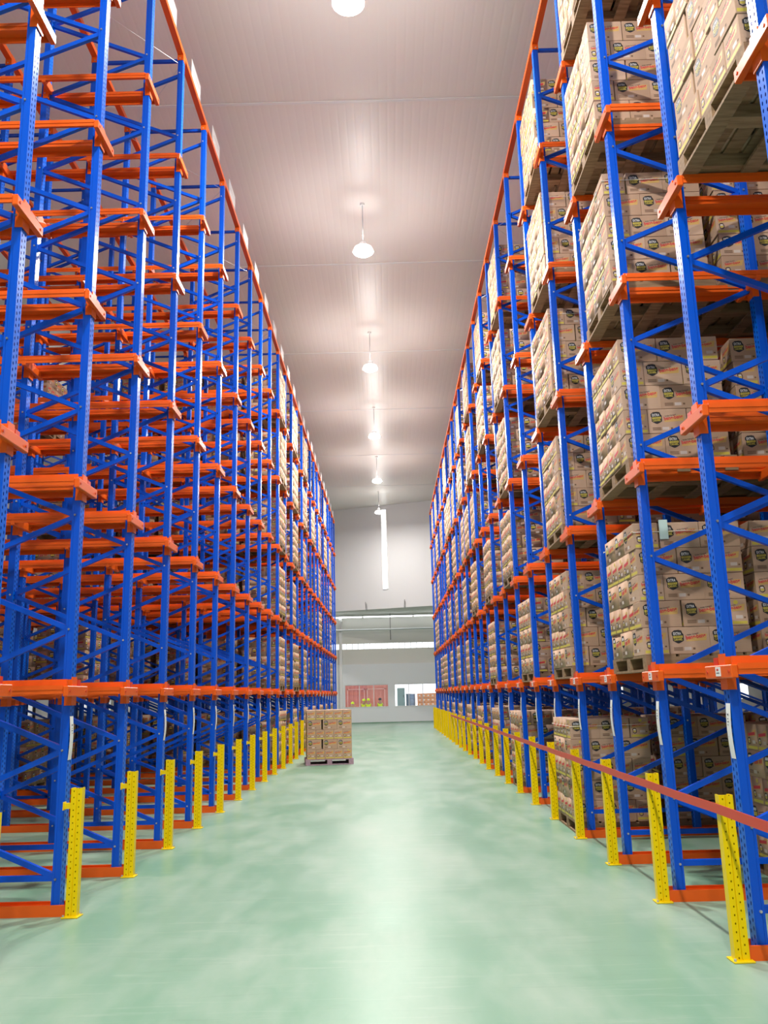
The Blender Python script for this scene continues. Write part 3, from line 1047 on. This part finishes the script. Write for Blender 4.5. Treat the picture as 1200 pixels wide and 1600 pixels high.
# all the other cartons
import numpy as np
for_v, for_f, for_m = [], [], []
mats = []
nv = 0
big = MB()
for s_ in (0, 1):
    tmpl = CARTON[(0, s_)]
    for x in tmpl.mats:
        big.mi(x)
allv, loops, starts, totals, mids = [], [], [], [], []
lo = 0
for s_ in (0, 1):
    tmpl = CARTON[(0, s_)]
    tv = np.array(tmpl.v)
    tl = np.concatenate([np.array(f) for f in tmpl.f])
    tt = np.array([len(f) for f in tmpl.f])
    tm = np.array([big.mats.index(tmpl.mats[i]) for i in tmpl.m])
    ts = np.concatenate(([0], np.cumsum(tt)[:-1]))
    for T in stuff_tf[s_]:
        A = np.array(T)
        allv.append(tv @ A[:3, :3].T + A[:3, 3])
        loops.append(tl + nv)
        starts.append(ts + lo)
        totals.append(tt)
        mids.append(tm)
        nv += len(tv)
        lo += len(tl)
me = bpy.data.meshes.new('cartons')
V = np.concatenate(allv).astype(np.float32)
Lp = np.concatenate(loops).astype(np.int32)
St = np.concatenate(starts).astype(np.int32)
Mi = np.concatenate(mids).astype(np.int32)
me.vertices.add(len(V)); me.vertices.foreach_set('co', V.ravel())
me.loops.add(len(Lp)); me.loops.foreach_set('vertex_index', Lp)
me.polygons.add(len(St)); me.polygons.foreach_set('loop_start', St)
for x in big.mats:
    me.materials.append(M[x])
me.polygons.foreach_set('material_index', Mi)
me.update(calc_edges=True)
me.validate()
thing(link('cartons', me), 'the many smaller brown cartons stacked on the other pallets of both racks', 'carton', kind='stuff')

# pallets under the loads
def pal_size(ld):
    c = ld['m'] @ Vector((0.2, 0, 0.07))
    return seen_size([c, ld['m'] @ Vector((0.2, -0.5, 0.07)), ld['m'] @ Vector((0.2, 0.5, 0.07))], 1) * (1 if ld['slot'] == 0 else 0.5)
loads.sort(key=lambda l: -pal_size(l))
DEEP = ['front', 'second', 'third', 'fourth', 'fifth', 'sixth']
for n, ld in enumerate(loads[:299]):
    lab = 'wooden pallet under cartons, %s in line from the aisle, %s, %s' % (DEEP[ld['slot']], LEVEL_WORD[ld['level']], bay_words(ld))
    mt = ld['m']
    loc = mt.translation
    rz = mt.to_euler().z if ld['side'] > 0 else math.atan2(mt[1][0], -mt[0][0]) * -1
    if ld['side'] < 0:
        # mirrored side: turn the pallet by half a circle instead of mirroring it
        ax = mt @ Vector((1, 0, 0)) - loc
        rz = math.atan2(ax.y, ax.x)
    else:
        ax = mt @ Vector((1, 0, 0)) - loc
        rz = math.atan2(ax.y, ax.x)
    if n < 40:
        p = empty('pallet', loc, rz)
        link('deck', PM['wood']['deck'], p)
        link('bottom_boards', PM['wood']['bottom'], p)
        for x in PM['wood']['st']:
            link('stringer', x, p)
    else:
        p = link('pallet', PM['wood']['whole'], None, loc, (0, 0, rz))
    thing(p, lab, 'pallet', 'wooden pallets')

# twine round the top cartons of a few loads, and a sheet of paper
for ld in [l for l in loads if l['side'] > 0 and l['slot'] == 0 and (l['lane'], l['level']) in ((1, 1), (1, 3), (3, 0), (3, 3), (3, 4))]:
    b = MB()
    z = PAL_H + 4 * (CH + 0.003) + 0.15
    c = [(-0.012, -0.572), (0.965, -0.572), (0.965, 0.578), (-0.012, 0.578)]
    for i in range(4):
        p, q = c[i], c[(i + 1) % 4]
        b.tube(ld['m'] @ Vector((p[0], p[1], z)), ld['m'] @ Vector((q[0], q[1], z + 0.01)), 0.0035, 'twine', 6)
    thing(b.build('twine'), 'pale twine tied round the top cartons, %s, %s' % (LEVEL_WORD[ld['level']], bay_words(ld)), 'twine', 'twine round the loads')
b = MB()
b.box((2.50, 7.545, LEV[0] + 0.046 + 1.18), (2.58, 7.549, LEV[0] + 0.046 + 1.36), 'mint')
thing(b.build('paper_sheet'), 'small pale green sheet stuck to the load behind a blue post', 'paper')

# ------------------------------------------------------------------ beyond the dock windows
def container():
    c = MB()
    M['container'] = mat('container_red', (0.68, 0.24, 0.20), 0.5)
    M['container_light'] = mat('container_pale_red', (0.76, 0.42, 0.38), 0.5)
    x = -6.0
    pts = []
    c.box((-6.0, 59.02, -0.3), (0.1, 61.4, 2.9), 'container')
    while x < 0.0:
        c.box((x, 58.98, -0.2), (x + 0.12, 59.02, 2.8), 'container')
        x += 0.28
    return c
cb = container()
ct = cb.build('shipping_container')
thing(ct, 'red container standing in the yard behind the left dock window', 'container')
b = MB()
for x0_, x1_ in ((-2.9, -1.75), (-1.55, -0.35)):
    for p, q in (((x0_, 2.05), (x1_, 2.05)), ((x0_, 0.2), (x0_, 2.05)), ((x1_, 0.2), (x1_, 2.05))):
        b.box((min(p[0], q[0]) - 0.03, 58.93, min(p[1], q[1]) - 0.03), (max(p[0], q[0]) + 0.03, 58.98, max(p[1], q[1]) + 0.03), 'container_light')
b.build('door', ct)
M['vest'] = mat('hi_vis_yellow', (0.62, 0.80, 0.02), 0.6)
M['skin'] = mat('skin', (0.42, 0.24, 0.16), 0.6)
M['trousers'] = mat('dark_trousers', (0.03, 0.035, 0.05), 0.8)
def person(x, y, z, lean, arm, helmet, lab):
    """a small figure in working clothes: one skinned body, vest and helmet on it"""
    r = empty('person', (x, y, z), 0)
    hip, neck = Vector((0, 0, 0.88)), Vector((0, -0.42 * lean, 0.88 + 0.52 * (1 - 0.35 * lean)))
    d = (neck - hip).normalized()
    head = neck + d * 0.10 + Vector((0, -0.03 * lean, 0.02))
    vs = [hip, hip.lerp(neck, 0.5), neck, head, head + d * 0.13]
    ed = [(0, 1), (1, 2), (2, 3), (3, 4)]
    rad = [(0.13, 0.10), (0.135, 0.10), (0.09, 0.075), (0.075, 0.085), (0.065, 0.075)]
    for s_ in (-1, 1):
        i = len(vs)
        vs += [Vector((s_ * 0.10, 0, 0.82)), Vector((s_ * 0.12, -0.04, 0.46)), Vector((s_ * 0.12, 0.02, 0.08)), Vector((s_ * 0.13, -0.12, 0.04))]
        ed += [(0, i), (i, i + 1), (i + 1, i + 2), (i + 2, i + 3)]
        rad += [(0.085, 0.085), (0.062, 0.062), (0.045, 0.045), (0.045, 0.03)]
        i = len(vs)
        sh = neck + Vector((s_ * 0.17, 0, -0.05))
        el = sh + Vector((s_ * 0.06, -0.10 * arm, -0.26))
        hd = el + Vector((-s_ * 0.03, -0.22 * arm, -0.20 + 0.12 * arm))
        vs += [sh, el, hd, hd + (hd - el).normalized() * 0.08]
        ed += [(2, i), (i, i + 1), (i + 1, i + 2), (i + 2, i + 3)]
        rad += [(0.055, 0.055), (0.043, 0.043), (0.032, 0.032), (0.03, 0.015)]
    me = bpy.data.meshes.new('body')
    me.from_pydata(vs, ed, [])
    o = link('body', me, r)
    me.materials.append(M['skin'])
    sk = o.modifiers.new('skin', 'SKIN')
    for q, rr in zip(me.skin_vertices[0].data, rad):
        q.radius = rr
    me.skin_vertices[0].data[0].use_root = True
    o.modifiers.new('smooth', 'SUBSURF').levels = 1
    me2 = bpy.data.meshes.new('vest')
    k = 5
    me2.from_pydata([hip - d * 0.02, hip.lerp(neck, 0.5), neck - d * 0.03] + [neck + Vector((s_ * 0.16, 0, -0.05)) for s_ in (-1, 1)], [(0, 1), (1, 2), (2, 3), (2, 4)], [])
    o2 = link('vest', me2, r)
    me2.materials.append(M['vest'])
    o2.modifiers.new('skin', 'SKIN')
    for q, rr in zip(me2.skin_vertices[0].data, [(0.155, 0.125), (0.16, 0.125), (0.12, 0.10), (0.075, 0.075), (0.075, 0.075)]):
        q.radius = rr
    me2.skin_vertices[0].data[0].use_root = True
    o2.modifiers.new('smooth', 'SUBSURF').levels = 1
    me3 = bpy.data.meshes.new('trousers')
    me3.from_pydata([Vector((0, 0, 0.92))] + [Vector((s_ * t[0], t[1], t[2])) for s_ in (-1, 1) for t in ((0.10, 0, 0.82), (0.12, -0.04, 0.46), (0.12, 0.02, 0.10))],
                    [(0, 1), (1, 2), (2, 3), (0, 4), (4, 5), (5, 6)], [])
    o3 = link('trousers', me3, r)
    me3.materials.append(M['trousers'])
    o3.modifiers.new('skin', 'SKIN')
    for q, rr in zip(me3.skin_vertices[0].data, [(0.145, 0.11), (0.10, 0.10), (0.078, 0.078), (0.06, 0.06)] + [(0.10, 0.10), (0.078, 0.078), (0.06, 0.06)]):
        q.radius = rr
    me3.skin_vertices[0].data[0].use_root = True
    o3.modifiers.new('smooth', 'SUBSURF').levels = 1
    h = MB()
    h.lathe([(0.105, -0.01), (0.11, 0.02), (0.10, 0.08), (0.06, 0.125), (0.01, 0.14)], 'vest' if helmet else 'dark', 14)
    hm = h.build('helmet' if helmet else 'hair', r, head + d * 0.07)
    thing(r, lab, 'person', 'workers behind the left dock window')
person(-2.42, 56.0, -0.25, 0.9, 1.0, True, 'person in yellow vest bending forward, leftmost behind the left dock window')
person(-1.72, 56.6, -0.25, 0.25, 0.8, True, 'person in yellow vest standing with arms forward, second from left behind window')
person(-1.42, 56.4, -0.25, 0.15, 0.5, True, 'person in yellow vest standing, third from left behind the left dock window')
person(-0.66, 57.0, -0.25, 0.1, 0.4, False, 'person in yellow vest and dark hair, rightmost behind the left dock window')
# right window: a grey cabinet and a pile of orange crates on a low platform
M['teal'] = mat('grey_green_metal', (0.20, 0.30, 0.30), 0.5)
M['crate'] = mat('orange_crate', (0.74, 0.33, 0.16), 0.6)
b = MB(); b.cbox((0.48, 56.0, -0.45), (0.98, 56.6, 2.05), 0.02, 'teal'); cbn = b.build('metal_cabinet')
thing(cbn, 'tall grey green metal cabinet behind the right dock window', 'cabinet')
for z in (0.2, 1.1):
    b = MB(); b.box((0.51, 55.97, z), (0.95, 56.0, z + 0.8), 'teal'); dd = b.build('door', cbn)
    b = MB(); b.box((0.88, 55.94, z + 0.35), (0.91, 55.97, z + 0.5), 'dark'); b.build('handle', dd)
M['drum'] = mat('blue_grey_drum', (0.22, 0.30, 0.42), 0.45)
b = MB(); b.lathe([(0.30, 0.0), (0.30, 0.30), (0.315, 0.31), (0.30, 0.32), (0.30, 0.62), (0.315, 0.63), (0.30, 0.64), (0.30, 0.92)], 'drum', 22)
dr = b.build('drum', None, (1.36, 56.5, 0.72)); thing(dr, 'blue grey drum on a stand between cabinet and orange crates', 'drum')
b = MB(); b.lathe([(0.315, 0.92), (0.315, 0.95), (0.28, 0.955), (0.02, 0.955)], 'steel', 22); b.build('lid', dr)
b = MB(); b.box((1.02, 56.15, -0.25), (1.70, 56.85, 0.72), 'white'); thing(b.build('stand'), 'white stand under the blue grey drum', 'stand')
b = MB(); b.box((1.75, 56.1, -0.45), (3.6, 57.3, 0.85), 'white'); thing(b.build('platform'), 'white platform under the orange crates behind the right dock window', 'platform')
for i in range(6):
    for j in range(3):
        c = MB()
        c.box((0, 0, 0), (0.275, 0.4, 0.03), 'crate'); c.box((0, 0, 0.03), (0.02, 0.4, 0.27), 'crate'); c.box((0.255, 0, 0.03), (0.275, 0.4, 0.27), 'crate')
        c.box((0.02, 0, 0.03), (0.255, 0.02, 0.24), 'crate'); c.box((0.02, 0.38, 0.03), (0.255, 0.4, 0.27), 'crate')
        c.box((0.09, -0.004, 0.09), (0.19, 0, 0.17), 'white_print')
        o = c.build('crate', None, (1.80 + i * 0.285, 56.2, 0.85 + j * 0.275))
        thing(o, 'orange crate behind the right dock window, %s row, %s from left' % (['bottom', 'middle', 'top'][j], ORD[i]), 'crate', 'orange crates behind the window')

# ------------------------------------------------------------------ reach truck beyond the left rack
rt = empty('reach_truck', (-10.6, 25.0, 0))
thing(rt, 'red reach truck parked in the next aisle behind the left rack', 'forklift')
M['truck_red'] = mat('truck_red', (0.55, 0.05, 0.03), 0.4)
b = MB(); b.cbox((-0.6, -0.7, 0.12), (0.6, 0.6, 0.75), 0.05, 'truck_red'); b.cbox((-0.55, 0.1, 0.75), (0.55, 0.6, 1.15), 0.05, 'truck_red'); b.build('body', rt)
b = MB()
for x in (-0.5, 0.5):
    b.box((x - 0.03, -0.65, 0.75), (x + 0.03, -0.59, 2.1), 'dark'); b.box((x - 0.03, 0.5, 1.15), (x + 0.03, 0.56, 2.1), 'dark')
for i in range(6):
    b.box((-0.53, -0.65 + i * 0.235, 2.1), (0.53, -0.61 + i * 0.235, 2.14), 'dark')
b.build('overhead_guard', rt)
b = MB()
for x in (-0.35, 0.35):
    b.box((x - 0.06, -0.98, 0.1), (x + 0.06, -0.82, 2.6), 'steel')
b.box((-0.35, -0.95, 2.5), (0.35, -0.85, 2.6), 'steel'); b.build('mast', rt)
for x in (-0.25, 0.25):
    b = MB(); b.box((x - 0.05, -2.0, 0.06), (x + 0.05, -0.95, 0.11), 'steel'); b.box((x - 0.05, -0.99, 0.06), (x + 0.05, -0.95, 0.6), 'steel'); b.build('fork', rt)
for x, y in ((-0.5, -0.45), (0.5, -0.45), (-0.45, 0.35), (0.45, 0.35)):
    b = MB(); b.tube((x - 0.07, y, 0.16), (x + 0.07, y, 0.16), 0.16, 'dark', 16); b.build('wheel', rt)
b = MB(); b.cbox((-0.25, -0.1, 0.75), (0.25, 0.1, 0.85), 0.02, 'dark'); b.build('seat', rt)
